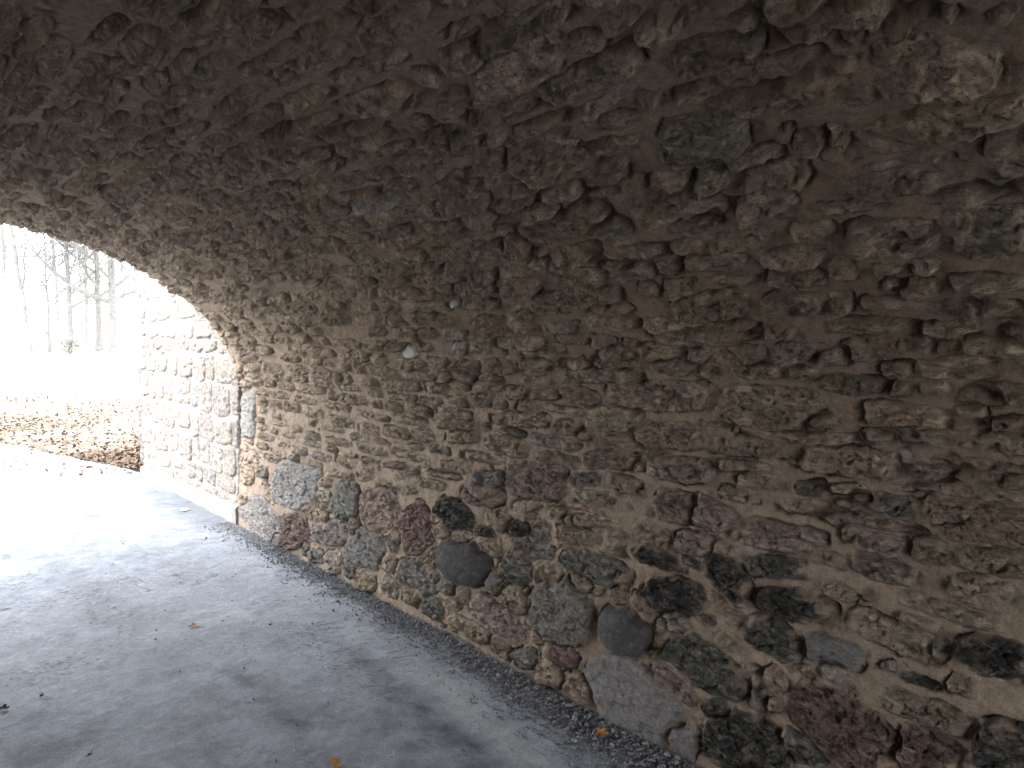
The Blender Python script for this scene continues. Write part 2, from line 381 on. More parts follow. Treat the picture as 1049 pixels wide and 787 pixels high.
TRACED = '''725,678,-83,2,8,-49,d 984,655,-110,-19,14,-39,g 1048,752,-22,6,-1,-17,g 1138,738,-47,-9,9,-23,g 899,554,-48,-2,4,-14,d 982,564,-24,4,2,-14,o 874,474,-115,-1,9,-34,g 1110,346,-123,-76,65,-90,r 868,366,-74,-5,18,-57,r 691,453,-66,0,17,-73,d 900,710,-48,-4,4,-14,g 838,763,-117,-8,5,-24,g 792,578,-34,-1,7,-27,g 1152,552,-87,1,10,-40,s 759,836,-65,-9,10,-38,g 856,649,-24,8,-2,-34,b 1742,564,-129,19,8,-68,d 1516,680,-80,-54,40,-43,d 1550,602,-43,-5,7,-17,g 1279,656,-123,9,8,-50,d 1340,533,-89,-22,26,-51,D 1965,375,-71,-67,86,-65,S 1798,442,-40,12,-2,-28,o 1588,365,-143,-44,44,-65,D 1511,473,-44,3,7,-31,g 1585,525,-24,7,-1,-20,r 1500,549,-38,-12,10,-16,g 1805,329,-27,9,-1,-18,g 1729,248,-87,-31,25,-32,p 1541,237,-54,20,-2,-33,d 1429,155,-141,1,41,-105,d 1332,400,-29,-26,29,-30,g 1335,321,-37,14,-2,-28,g 1414,410,-29,-5,8,-17,g 1252,468,-39,13,-1,-12,g 1895,111,-196,-74,96,-115,s 1697,76,-74,-20,51,-75,s 3022,395,-163,-42,98,-95,S 3109,598,-121,-46,78,-62,d 2869,559,-85,-2,18,-38,d 2771,646,-35,-48,73,-30,g 2623,630,-80,16,-2,-39,d 2532,550,-151,6,14,-44,b 2485,623,-69,14,-3,-42,b 2638,434,-106,-6,31,-55,D 2333,343,-43,-126,161,-65,B 2142,576,-181,-10,23,-52,b 2013,682,-89,5,7,-35,g 2136,753,-127,16,2,-27,g 2276,678,-129,7,8,-33,g 2363,747,-65,12,-1,-24,g 3133,174,-86,-18,36,-36,g 2721,190,-183,-36,57,-66,p 2617,317,-79,-21,41,-45,g 2322,170,-99,-7,24,-40,r 2536,80,-65,21,-3,-42,b 2955,85,-151,-7,25,-36,g 2110,483,-42,11,-1,-11,g 2178,450,-33,9,-1,-19,g 2542,719,-77,14,-2,-30,b 947,1285,-108,-1,7,-35,g 795,1271,-38,-4,6,-27,o 757,1356,-48,-2,5,-25,g 861,1372,-34,2,3,-20,g 948,1366,-26,2,4,-24,g 1024,1213,-54,-2,5,-21,g 855,1202,-85,2,2,-17,d 741,1213,-27,3,1,-24,o 1115,1129,-157,1,7,-42,g 959,1147,-21,3,2,-37,o 893,1120,-50,3,4,-36,b 785,1133,-40,-6,6,-24,d 689,1135,-30,5,0,-20,b 1132,1044,-60,9,0,-18,g 993,1016,-61,-3,6,-36,b 775,1013,-137,5,5,-57,g 1004,912,-80,-1,6,-42,p 903,914,-60,2,4,-41,g 1121,916,-2,-29,21,-4,g 727,919,-84,6,2,-35,g 693,1287,-38,4,1,-19,d 1013,831,-87,-8,8,-31,p 1116,992,-64,11,-1,-20,g 1389,1269,-189,6,16,-68,g 1213,1242,-63,6,4,-28,d 1804,1276,-236,16,14,-54,p 1779,1132,-164,13,8,-48,p 1599,1192,-48,5,2,-14,g 1504,1185,-15,2,2,-14,o 1432,1136,-159,11,5,-36,g 1746,1015,-130,9,4,-42,p 1477,1062,-104,6,3,-20,g 1419,1025,-79,12,0,-26,g 1520,964,-55,-6,7,-23,g 1757,884,-93,-4,15,-57,p 1597,875,-85,-25,27,-49,p 1243,1030,-58,9,0,-24,d 1254,971,-87,8,1,-24,g 1334,858,-134,6,6,-47,p 1853,756,-85,-13,21,-43,g 1914,842,-66,3,4,-22,o 1673,765,-82,5,6,-42,p 1529,779,-56,-1,5,-20,g 1872,683,-202,-3,9,-30,d 1345,759,-109,17,1,-34,D 1438,961,-18,3,-1,-16,o 1938,1007,-38,5,-1,-26,g 2518,859,-190,10,11,-77,p 2895,734,-150,12,8,-47,p 2562,728,-111,20,-2,-38,g 2413,1040,-143,-5,9,-25,o 2728,992,-133,-15,25,-49,g 2615,1118,-190,17,5,-31,g 2329,1111,-95,9,4,-29,g 2210,1257,-94,-25,27,-33,g 2109,1345,-222,5,13,-30,b 2802,1265,-104,6,12,-29,g 3044,1251,-91,5,11,-26,g 2890,1183,-108,8,9,-29,b 2056,1176,-130,11,9,-48,g 2072,1009,-144,18,-1,-38,p 2206,913,-115,17,-2,-27,b 2382,969,-118,1,6,-29,g 2089,842,-173,-2,9,-35,o 2017,929,-95,-11,12,-30,g 3132,836,-133,18,-2,-29,g 2891,914,-149,3,5,-23,g 3074,1049,-212,9,6,-24,g 3060,993,-129,13,-1,-28,g 2449,1307,-101,5,8,-18,g 2615,1243,-75,5,10,-28,g 2422,1247,-87,6,7,-22,g 2567,1184,-60,5,7,-27,g 2207,1091,-45,5,3,-24,g 2048,1084,-77,8,2,-23,g 2847,819,-118,17,-2,-36,b 2922,1352,-110,4,21,-36,g 2668,1366,-126,5,18,-34,g 5842,882,-7,-171,138,-11,Q 4980,468,-327,0,103,-147,Q 5520,142,-267,-72,191,-100,Q 4943,162,-92,-82,202,-72,r 4198,493,-29,-112,146,-31,B 4414,261,-261,31,23,-77,b 3967,253,-199,-3,80,-110,Q 3826,494,-72,-110,165,-52,p 3447,469,-49,-118,138,-41,r 3422,216,-181,-2,51,-78,b 4621,61,-113,25,-3,-44,b 4350,92,-4,-66,116,-27,o 4159,88,-58,-32,72,-38,b 3945,82,-4,-67,102,-25,g 4518,402,-122,21,-2,-37,g 4556,551,-137,20,-2,-31,g 5810,446,-7,-96,118,-16,g 4030,681,-116,16,-3,-40,g 3581,738,-118,17,-2,-26,g 3576,660,-108,17,-2,-26,g 829,1845,-106,-23,17,-47,d 652,1835,-79,-11,14,-60,g 1004,1753,-37,-3,16,-45,g 805,1742,-30,-3,6,-24,g 891,1740,-32,-3,5,-15,g 834,1675,-44,-3,7,-27,g 888,1687,-28,-2,5,-18,g 685,1686,-74,-5,4,-20,b 943,1628,-49,-2,5,-19,g 732,1617,-83,-3,4,-20,d 991,1563,-103,-1,6,-22,g 770,1555,-106,6,3,-20,d 952,1492,-123,7,7,-37,g 817,1494,-37,1,5,-26,g 710,1496,-71,1,5,-31,g 944,1432,-41,2,5,-24,g 845,1427,-35,1,4,-23,g 759,1431,-49,2,3,-22,d 1051,1638,-32,-1,9,-29,g 1111,1983,-81,0,15,-39,g 1258,1883,-105,4,13,-32,g 1117,1805,-94,0,9,-27,g 1366,1804,-95,-9,17,-33,g 1509,1818,-42,-4,23,-38,g 1113,1732,-99,-3,11,-30,d 1332,1734,-69,-5,9,-18,g 1530,1716,-51,-3,19,-35,g 1457,1635,-125,9,19,-52,g 1175,1643,-93,-4,12,-34,d 1251,1559,-56,0,9,-28,g 1539,1531,-197,0,11,-26,g 1758,1451,-91,2,16,-39,g 1474,1458,-147,4,9,-25,g 1204,1481,-79,2,8,-27,b 1333,1966,-78,3,16,-36,g 1403,1878,-57,-7,15,-26,g 1376,1398,-90,4,8,-28,g 1219,1405,-50,2,5,-20,d 1574,1382,-55,3,7,-22,g 1389,2048,-47,-9,15,-21,g 1811,2034,-215,17,34,-54,g 2082,1966,-65,-9,53,-54,g 1842,1902,-119,3,25,-38,g 2042,1881,-56,-6,31,-36,g 2263,1770,-119,-8,41,-48,r 1922,1798,-125,-10,29,-39,g 2041,1681,-238,25,27,-53,g 2525,1771,-136,-8,35,-36,d 2592,1678,-117,-4,28,-31,g 2366,1660,-41,-1,19,-24,o 2602,1569,-100,-1,35,-45,g 2396,1572,-84,-1,27,-38,g 2182,1557,-92,0,17,-27,o 1892,1589,-111,-2,19,-34,g 2155,1503,-97,1,13,-22,g 2460,1486,-157,2,15,-24,g 2742,1472,-65,1,25,-36,g 1941,1447,-97,2,15,-33,g 2348,1419,-144,4,12,-23,g 2122,2131,-83,-8,33,-32,g 2240,2041,-123,-2,36,-38,g 2124,2203,-139,-1,39,-40,g 2297,1935,-83,1,34,-39,g 2489,1900,-106,-10,39,-36,g 2401,1832,-69,-6,24,-25,o 1684,2159,-106,6,26,-39,g 1890,2157,-100,10,23,-33,g 1504,2093,-44,-9,17,-22,g 1779,1908,-48,-6,19,-25,o 1711,1838,-63,-6,14,-20,g 3365,1418,-75,2,27,-34,w 2768,1684,-42,-1,21,-21,w 3159,1285,-61,3,16,-32,o 2914,1449,-54,1,22,-32,o 653,2131,-146,4,8,-44,g 613,2285,-91,-15,16,-61,g 536,2316,-41,-8,6,-27,b 553,2399,-13,-6,6,-17,r 614,2410,-40,3,3,-22,d 761,2332,-25,-11,9,-19,b 761,2256,-26,-10,10,-23,g 839,2161,-26,-8,12,-27,g 860,2105,-35,-9,7,-17,g 785,2051,-49,3,2,-11,o 724,2068,-24,-6,7,-21,g 676,2025,7,-21,10,2,o 772,2003,-99,-6,10,-37,g 567,2068,-33,-9,8,-30,g 593,1964,-39,-8,8,-31,b 708,2407,-20,-10,12,-27,g 1149,2229,-110,-7,38,-76,b 955,2463,-93,-6,18,-42,d 894,2379,-103,-3,11,-29,g 901,2302,-125,-7,15,-41,g 1309,2127,-72,-4,16,-28,g 1189,2098,-61,-3,18,-36,g 1031,2079,-73,-3,16,-41,g 899,2163,-41,-7,9,-23,g 1126,2156,-41,-3,6,-13,o 938,2211,-10,-3,4,-8,o 1188,2384,-26,-10,20,-26,g 766,2508,-52,-27,14,-26,d 820,2542,-13,-7,11,-17,g 870,2510,-45,5,5,-19,g 1053,2634,-48,-13,13,-19,b 1406,2614,-150,0,42,-59,g 1256,2721,-146,0,26,-41,d 1479,2709,-55,-21,46,-38,g 1260,2515,-148,6,22,-41,g 1305,2423,-123,16,9,-19,o 1324,2365,-72,-12,19,-26,b 1174,2607,-37,-14,22,-25,g 1567,2507,-131,5,24,-33,g 1556,2419,-125,9,14,-21,g 1610,2331,-150,16,27,-44,g 1803,2353,-54,-17,44,-37,g 1791,2457,-62,-8,31,-29,b 1634,2254,-165,12,22,-34,g 1494,2194,-80,4,28,-47,b 1385,2282,-72,-9,17,-24,g 1385,2786,-68,-2,14,-18,g 1609,2622,-44,-9,24,-22,g 1711,2569,-39,-17,35,-26,g 2006,2306,-112,1,40,-42,g'''
LEAVES = [('fallen_leaf', 'curled golden yellow leaf on the grit beside the wall foot', (2.026, 1.951), 0.055, 'leaf_gold', 3, 0.022, 0.4), ('fallen_leaf', 'yellow brown leaf cut by the bottom edge of the photo', (1.173, 2.384), 0.05, 'leaf_gold', 5, 0.015, 1.4), ('fallen_leaf', 'small reddish tan leaf in the middle of the path', (1.195, 3.991), 0.045, 'leaf_tan', 7, 0.012, 0.2), ('fallen_leaf', 'pale leaf lying near the footing of the bright wing wall', (1.964, 6.703), 0.085, 'leaf_pale', 9, 0.02, 0.9), ('fallen_leaf', 'dark folded leaf at the left edge of the path', (0.339, 3.563), 0.045, 'leaf_dark', 11, 0.02, 2.2), ('fallen_leaf', 'small dark leaf at the bottom left of the path', (0.53, 2.974), 0.02, 'leaf_dark', 13, 0.008, 0.5), ('fallen_leaf', 'tiny dark round leaf scrap right of the tan leaf', (1.496, 3.744), 0.02, 'leaf_dark', 15, 0.008, 0.5), ('fallen_leaf', 'tiny black leaf scrap on the mid left path', (0.475, 3.587), 0.022, 'leaf_dark', 17, 0.006, 1.0)]
OVER, SKYS, SUNE = (98.0, 0.12, 3.8)

# ------------------------------------------------------------------ stones of the vault: the recorded ones first (mm on the unrolled vault)
stones = []
for rec in TRACED.split():
    a = rec.split(','); v = [int(q) / 1000 for q in a[:6]]
    stones.append(Stone(v[0:2], v[2:4], v[4:6], a[6], True))
NTR = len(stones)
tc = np.array([s.c for s in stones]); TI = np.array([np.linalg.inv(np.array([[s.U[0], s.V[0]], [s.U[1], s.V[1]]])) for s in stones])


def near_traced(y, s, lim):
    d = np.stack([y - tc[:, 0], s - tc[:, 1]], 1)
    q = np.einsum('nij,nj->ni', TI, d)
    return (np.hypot(q[:, 0], q[:, 1]) < lim).any()


def kind_pick(s):
    r = rng.random()
    if s < .5: return rng.choice(list('ggbpDdBo'), p=[.42, .12, .20, .04, .07, .03, .05, .07])
    return rng.choice(list('gpdbo'), p=[.76, .12, .03, .05, .04])


Y0, Y1 = -4.2, 6.03
s = .03
while s < STOT:
    low = min(s, STOT - s)
    hgt = rng.uniform(.095, .15) if low < .45 else rng.uniform(.048, .088)
    y = Y0 + rng.uniform(0, .2)
    while y < Y1 + .1:
        ln = rng.uniform(.13, .24) if low < .45 else rng.uniform(.17, .46) * (1.0 if rng.random() < .85 else .5)
        cy = y + ln / 2; cs = s + hgt / 2 + .02 * math.sin(cy * 2.1 + s * 3) + rng.normal(0, .005)
        y += ln + rng.uniform(.0, .02)
        if rng.random() < .03: continue
        if near_traced(cy, cs, 1.12): continue
        if near_traced(cy - ln * .33, cs, .95):
            cy += ln * .22; ln *= .55
        if near_traced(cy + ln * .33, cs, .95):
            cy -= ln * .22; ln *= .55
        if near_traced(cy, cs, 1.08): continue
        hh = hgt * rng.uniform(.88, 1.06)
        an = rng.normal(0, .045)
        U = (ln / 2 * math.cos(an), ln / 2 * math.sin(an)); V = (-hh / 2 * math.sin(an), hh / 2 * math.cos(an))
        stones.append(Stone((cy, cs), U, V, kind_pick(low)))
    s += hgt + rng.uniform(.0, .012)
for q in range(900):      # chinking stones pushed into the wide joints
    cy = rng.uniform(.4, 6); cs = 3.5 * rng.random() ** 1.8 + .04
    if near_traced(cy, cs, 1.35): continue
    a = rng.uniform(.012, .03); b = a * rng.uniform(.4, .8); an = rng.normal(0, .4)
    if rng.random() < .35:
        stones.append(Stone((cy, cs), (a * math.cos(an), a * math.sin(an)), (-b * math.sin(an), b * math.cos(an)), rng.choice(list('ggpobd'))))


def spaced(a, b, f):
    out = [a]
    while out[-1] < b: out.append(out[-1] + f(out[-1]))
    out[-1] = b
    return np.array(out)


ys = spaced(Y0, Y1, lambda y: .035 if y < -.6 else (.012 if y < .35 else (.0045 + max(0, y - 2.5) * .0009)))
ss = spaced(-.08, STOT + .08, lambda s: .0045 if s < 3.75 else (.012 if s < 4.6 else .03))
Yg, Sg = np.meshgrid(ys, ss, indexing='ij')
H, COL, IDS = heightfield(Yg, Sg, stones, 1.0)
H = H * sstep(-.1, .02, Sg) * (1 - .45 * sstep(Y1 - .25, Y1, Yg))
px_, pz_, nx_, nz_ = profile(Sg)
# the portal end is worn round
endr = sstep(Y1 - .05, Y1, Yg) ** 2 * .012
V = np.stack([px_ + nx_ * (H - endr), Yg, pz_ + nz_ * (H - endr)], -1)
ni, nj = Yg.shape
idx = np.arange(ni * nj).reshape(ni, nj)
F = np.stack([idx[:-1, :-1], idx[:-1, 1:], idx[1:, 1:], idx[1:, :-1]], -1).reshape(-1, 4)
FI = IDS[:-1, :-1].reshape(-1)
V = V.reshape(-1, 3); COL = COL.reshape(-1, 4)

bridge = bpy.data.objects.new('arch_bridge', None); link(bridge)
tag(bridge, 'low barrel vault of rough fieldstone and tan mortar arching over the path', 'bridge')
# the stones that show largest are parts of their own
cam_p = np.array((0, 0, 1.5))
size = []
for i in range(NTR):
    st = stones[i]; x, z, _, _ = profile(np.array([st.c[1]]))
    P = np.array((x[0], st.c[0], z[0])); d = np.linalg.norm(P - cam_p)
    size.append(abs(st.U[0] * st.V[1] - st.U[1] * st.V[0]) / d ** 2 * (P[0] / d))
order = np.argsort(size)[::-1][:96]
big = set(int(i) for i in order)
isbig = np.isin(FI, list(big))


def sub(name, sel):
    f = F[sel]; u, inv = np.unique(f, return_inverse=True)
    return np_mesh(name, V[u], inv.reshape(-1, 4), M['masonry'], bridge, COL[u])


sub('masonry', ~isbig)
KL = {'d': 'dark greenish black stone', 'r': 'reddish stone', 'S': 'smooth round dark grey cobble', 's': 'smooth pale grey boulder',
      'Q': 'squared blue grey block', 'p': 'pinkish grey rough stone', 'o': 'cream coloured stone', 'D': 'dark streaked stone',
      'B': 'rounded greenish grey stone', 'b': 'blue grey rough stone'}
for i in sorted(big):
    sel = FI == i
    if sel.sum() < 30: continue
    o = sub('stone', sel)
    if stones[i].k in KL: o['label'] = KL[stones[i].k]

# end faces of the bridge round both openings and its fill above
def end_face(yc, name):
    xo = 6.0; zt = 3.3
    P = []; n = 60
    sv = np.linspace(0, STOT, n); x, z, nx, nz = profile(sv)
    inner = np.stack([x - nx * .01, z - nz * .01], 1)
    mb = MB()
    for k in range(n):
        t = k / (n - 1)
        # outer rectangle point
        if t < .25: o_ = (4.2, zt * t / .25)
        elif t < .75: o_ = (4.2 - (t - .25) / .5 * (4.2 + 3.6), zt)
        else: o_ = (-3.6, zt * (1 - (t - .75) / .25))
        mb.v.append((inner[k][0], yc, inner[k][1])); mb.v.append((o_[0], yc, o_[1]))
    for k in range(n - 1): mb.f.append((2 * k, 2 * k + 1, 2 * k + 3, 2 * k + 2))
    return mb.build(name, M['stub'], bridge)
end_face(Y1, 'end_wall'); end_face(Y0, 'end_wall')
mb = MB(); mb.box(-3.6, 4.2, Y0 + .003, Y1 - .003, 3.0, 3.29); mb.build('deck', M['stub'], bridge)
for xa in (4.19, -3.62):
    mb = MB(); mb.box(xa, xa + .03, Y0 + .003, Y1 - .003, -.2, 3.29); mb.build('flank', M['stub'], bridge)

# ------------------------------------------------------------------ wing wall beyond the portal
def random_stones(y0, y1, s0, s1, hr, lr, kinds, p):
    out = []; s = s0
    while s < s1:
        hgt = rng.uniform(*hr); y = y0 - rng.uniform(0, .1)
        while y < y1:
            ln = rng.uniform(*lr); cy = y + ln / 2; cs = s + hgt / 2 + rng.normal(0, .01); y += ln
            an = rng.normal(0, .08); hh = hgt * rng.uniform(.8, 1.05) / 2; l2 = ln / 2
            out.append(Stone((cy, cs), (l2 * math.cos(an), l2 * math.sin(an)), (-hh * math.sin(an), hh * math.cos(an)), rng.choice(list(kinds), p=p)))
        s += hgt
    return out


def wall_block(name, label, x, y0, y1, h, thick, step, seed, kinds, p, tone=1.0, lean=0.0):
    root = bpy.data.objects.new(name, None); root.location = (x, (y0 + y1) / 2, 0); link(root); tag(root, label, 'wall')
    off = np.array((x, (y0 + y1) / 2, 0))
    # unrolled: the end face at y1 is folded round (coordinate beyond y1), top is flat
    L = y1 - y0
    ly = spaced(-.16, L + thick, lambda y: step); ls = spaced(-.08, h, lambda s: step)
    Yq, Sq = np.meshgrid(ly, ls, indexing='ij')
    st = random_stones(-.16, L + thick, 0.02, h, (.11, .28), (.18, .52), kinds, p)
    Hh, Cc, _ = heightfield(Yq + seed, Sq, [shift(q, seed) for q in st], .55, seed)
    Cc[..., :3] = Cc[..., :3] * .42 * tone + np.array((.30, .292, .285)) * .8 * tone
    on_end = Yq > L; on_near = Yq < 0
    X = np.where(on_end, x + (Yq - L), x - Hh); Yw = np.where(on_end, y1 + Hh, y0 + Yq)
    X = np.where(on_near, x - Yq, X); Yw = np.where(on_near, y0 - Hh * .6, Yw)
    r = .05; tcorner = np.clip((L - Yq) / r, -1, 1)           # round the corner off
    X = X + np.where(np.abs(Yq - L) < r, (1 - np.abs(tcorner)) * .018, 0); Yw = Yw - np.where(np.abs(Yq - L) < r, (1 - np.abs(tcorner)) * .018, 0)
    X = X + lean * Sq
    Vv = np.stack([X, Yw, Sq], -1).reshape(-1, 3) - off
    a, b = Yq.shape; ii = np.arange(a * b).reshape(a, b)
    Ff = np.stack([ii[:-1, :-1], ii[:-1, 1:], ii[1:, 1:], ii[1:, :-1]], -1).reshape(-1, 4)
    np_mesh('stone_face', Vv, Ff, M['masonry'], root, Cc.reshape(-1, 4))
    m2 = MB(); m2.box(.03, thick, -L / 2 + .02, L / 2 - .03, -.1, h - .02); m2.box(-.02, thick + .02, -L / 2 + .02, L / 2 + .03, h - .015, h + .09)
    m2.build('coping', M['concrete'], root)
    return root


def shift(s, d):
    s.c = s.c + np.array((d, 0)); return s


ww = wall_block('wing_wall', 'sunlit pale fieldstone wing wall running on from the tunnel mouth', 2.172, Y1 - .05, 8.76, 2.75, .45, .009, 20, 'gpbo', [.4, .2, .15, .25], .86)
# concrete footing along its foot
mb = MB()
nY = 60; L = 2.80
for k in range(nY + 1):
    y = -L / 2 + L * k / nY + .0; w = .045 + .006 * math.sin(k * .7); hz = .15 - .06 * k / nY + .005 * math.sin(k * 1.3)
    mb.v += [(-w, y, -.05), (-w, y, hz - .015), (-w + .014, y, hz), (.03, y, hz + .01)]
for k in range(nY):
    for j in range(3): mb.f.append((4 * k + j, 4 * k + j + 1, 4 * k + j + 5, 4 * k + j + 4))
mb.f += [(4 * nY, 4 * nY + 1, 4 * nY + 2, 4 * nY + 3), (0, 3, 2, 1)]
mb.build('footing', M['concrete'], ww)
wall_block('rubble_wall', 'lower dark rubble wall end just past the bright wing wall', 2.30, 8.95, 9.45, 1.12, .5, .012, 60, 'gdbp', [.5, .2, .15, .15], .6)

# ------------------------------------------------------------------ ground
def terrain(x, y):
    """height of the lawn outside"""
    d = np.clip(y - 13, 0, 200)
    z = .0115 * d + .05 * np.sin(x * .21 + y * .13) * sstep(9, 25, y)
    return z


def edge_x(y):  # right edge of the path outside, bending to the left
    return np.interp(y, [-60, 8.7, 9.6, 10.8, 12.4, 14, 18, 24, 40], [2.2, 2.20, 1.98, 1.66, 1.25, .75, -.9, -4.5, -16])


gx = np.concatenate([-np.geomspace(400, 8, 26), np.arange(-7.6, -1, .35), np.arange(-1, 3.2, .12), np.arange(3.3, 9, .35), np.geomspace(9.3, 400, 26)])
gy = np.concatenate([-np.geomspace(300, 9, 16), np.arange(-8, 8.4, .8), np.arange(8.6, 22, .2), np.geomspace(22.5, 600, 50)])
GX, GY = np.meshgrid(gx, gy, indexing='ij')
GZ = terrain(GX, GY) - .03 + .03 * sstep(0, .5, GX - edge_x(GY)) * (GY > 8) + vnoise(GX * 1.7, GY * 1.7, 1) * .012 * (GY > 9)
a, b = GX.shape; ii = np.arange(a * b).reshape(a, b)
Fg = np.stack([ii[:-1, :-1], ii[1:, :-1], ii[1:, 1:], ii[:-1, 1:]], -1).reshape(-1, 4)
tag(np_mesh('ground', np.stack([GX, GY, GZ], -1).reshape(-1, 3), Fg, M['lawn'], None, np.repeat((sstep(19, 11, GY) * sstep(8.6, 9.2, GY) * sstep(9, 5, np.abs(GX - edge_x(GY)))).reshape(-1, 1), 3, 1)), kind='structure')

# path: fine mesh through the tunnel, curving off outside
pu = np.concatenate([np.arange(0, .15, .012), np.linspace(.15, 1, 300)])
py = spaced(-8, 40, lambda y: .08 if y < .2 else (.014 if y < 6.2 else (.05 if y < 13 else .3)))
PU, PY = np.meshgrid(pu, py, indexing='ij')
wdt = np.interp(PY, [-60, 6, 9, 12, 40], [3.75, 3.75, 4.2, 4.6, 5])
ex = edge_x(PY) + .03 * vnoise(PY * 2.1, PY * 0 + 4, 2) * (PY > 8.8)
PXX = ex - PU * wdt
inside = PY < 8.6
z = .006 + fbm(PXX * 1.3, PY * 1.3, 3, 4) * .011 + fbm(PXX * 11, PY * 11, 0, 4, .65) * .0018 + facets(PXX * 22, PY * 22, 1) * .0012
z = z + terrain(PXX, PY) * .6 + .006 * (PY > 8.8)
dw = 2.15 - PXX                                   # distance from the wall foot
z = z - .012 * sstep(.34, .05, dw) * (PY < 8.7)
rag = fbm(PXX * 5, PY * 5, 5, 4, .65)
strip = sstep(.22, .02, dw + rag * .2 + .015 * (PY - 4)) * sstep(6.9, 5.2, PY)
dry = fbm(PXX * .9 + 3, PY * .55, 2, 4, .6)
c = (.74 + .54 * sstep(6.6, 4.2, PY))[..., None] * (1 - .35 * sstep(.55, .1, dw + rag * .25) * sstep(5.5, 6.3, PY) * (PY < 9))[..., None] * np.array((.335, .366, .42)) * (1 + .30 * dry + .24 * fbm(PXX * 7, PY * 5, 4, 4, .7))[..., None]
# damp, dirtier trace curving beside the wall where run-off has dried
tx = 1.55 - .10 * np.sin(PY * 1.6) + .05 * rag
tr = np.exp(-((PXX - tx) / .075) ** 2) * sstep(3.9, 2.9, PY) * sstep(-.55, .1, fbm(PXX * 3, PY * 1.7, 6, 3)) * .42 * (.55 + .8 * sstep(-.3, .4, fbm(PXX * 16, PY * 12, 0, 4, .7)))
tx2 = 1.08 + .12 * np.sin(PY * 2.4 + .5) + .08 * rag
tr2 = np.exp(-((PXX - tx2) / .06) ** 2) * sstep(3.6, 3.1, PY) * sstep(-.1, .4, fbm(PXX * 2.5, PY * 2.1 + 9, 1, 3)) * .5
lite = np.exp(-((PXX - tx - .14) / .07) ** 2) * sstep(4.2, 3, PY) * .25
pat = sstep(.22, .6, fbm(PXX * 2.2 + 7, PY * 1.6, 0, 5, .7)) * .34
crk = np.exp(-(np.abs(fbm(PXX * 1.5 + 11, PY * 1.1, 4, 5, .6)) / .006) ** 2) * sstep(.0, .25, fbm(PXX * .8, PY * .8 + 4, 1, 2)) * (PY < 7)
scuff = sstep(.3, .6, fbm(PXX * 1.2 + PY * .5, PY * 3.5 - PXX, 6, 4, .6)) * .12 * (PY < 8)
c = c * (1 - np.clip(tr + tr2 + pat + crk * .45, 0, .7) + lite + scuff)[..., None]
z = z - crk * .003
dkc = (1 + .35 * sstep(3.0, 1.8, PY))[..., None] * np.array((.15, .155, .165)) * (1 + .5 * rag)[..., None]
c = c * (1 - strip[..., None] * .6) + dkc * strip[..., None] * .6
z = z + strip * (facets(PXX * 45, PY * 45, 2) * .006 + .004) - tr * .006 - tr2 * .004
# loose dark crumbs drifted about
cr = sstep(.45, .62, facets(PXX * 60, PY * 60, 3)) * sstep(-.05, .45, fbm(PXX * 1.8 + 2, PY * 1.8, 3, 3)) * (PY < 6.5)
z = z + cr * .003; c = c * (1 - .45 * cr)[..., None]
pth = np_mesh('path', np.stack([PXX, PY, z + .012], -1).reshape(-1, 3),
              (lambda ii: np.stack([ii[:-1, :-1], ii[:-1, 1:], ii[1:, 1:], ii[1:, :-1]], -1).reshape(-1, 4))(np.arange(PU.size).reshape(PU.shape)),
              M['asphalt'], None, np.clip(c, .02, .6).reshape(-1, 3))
tag(pth, kind='structure')


def path_z(x, y):
    j = np.argmin(np.abs(py - y)); i = np.argmin(np.abs(PXX[:, j] - x)); return float(z[i, j] + .012)


# crumbs of asphalt and stone swept against the wall foot (nobody could count them)
ico_v = np.array([(0, 0, 1), (.9, 0, .2), (.2, .9, .1), (-.8, .4, .2), (-.6, -.7, .15), (.35, -.85, .2), (0, 0, -.6)])
ico_f = np.array([(0, 1, 2), (0, 2, 3), (0, 3, 4), (0, 4, 5), (0, 5, 1), (6, 2, 1), (6, 3, 2), (6, 4, 3), (6, 5, 4), (6, 1, 5)])
vs = []; fs = []; n = 0
for k in range(15000):
    y = .9 + 5.2 * rng.random() ** 1.2; d = abs(rng.normal(0, .085 + .05 * max(0, 3 - y)))
    if rng.random() < .10: d = rng.uniform(0, 1.2)
    x = 2.13 - d
    r = rng.uniform(.0018, .0058) * (2.1 if rng.random() < .1 else 1) * (1.25 if y < 2.6 else 1)
    if d > .35: r *= .6
    q = ico_v * rng.uniform(.6, 1.25, (7, 3)) * r; a = rng.uniform(0, 6.28)
    R = np.array(((math.cos(a), -math.sin(a), 0), (math.sin(a), math.cos(a), 0), (0, 0, 1)))
    vs.append(q @ R.T + (x, y, path_z(x, y) + r * .25)); fs.append(ico_f + n); n += 7
tag(np_mesh('grit', np.concatenate(vs), np.concatenate(fs), M['grit'], smooth=False), 'dark crumbs of asphalt and stone along the wall foot', 'gravel', kind='stuff')

# ------------------------------------------------------------------ leaves
def leaf_geo(L, W, curl, seed):
    """a lobed leaf with a stalk, cupped"""
    r = random.Random(seed); pts = []; n = 22
    for k in range(n):
        t = 2 * math.pi * k / n
        rad = 1 + .28 * math.cos(5 * t + .3) * (1 if abs(math.sin(t / 2)) > .2 else .3) + r.uniform(-.08, .08)
        pts.append((L * .5 * rad * math.cos(t), W * .5 * rad * math.sin(t)))
    v = [(0, 0, 0)]; f = []
    for (x, y) in pts: v.append((x * .5, y * .5, curl * ((x * x + y * y) / (L * L)) * .25 + r.uniform(0, .1) * curl))
    for (x, y) in pts: v.append((x, y, curl * (x * x / (L * L) * 1.2 + y * y / (W * W) * 1.0) + r.uniform(-.15, .15) * curl))
    for k in range(n):
        a = 1 + k; b = 1 + (k + 1) % n
        f.append((0, a, b)); f.append((a, a + n, b + n)); f.append((a, b + n, b))
    return v, f


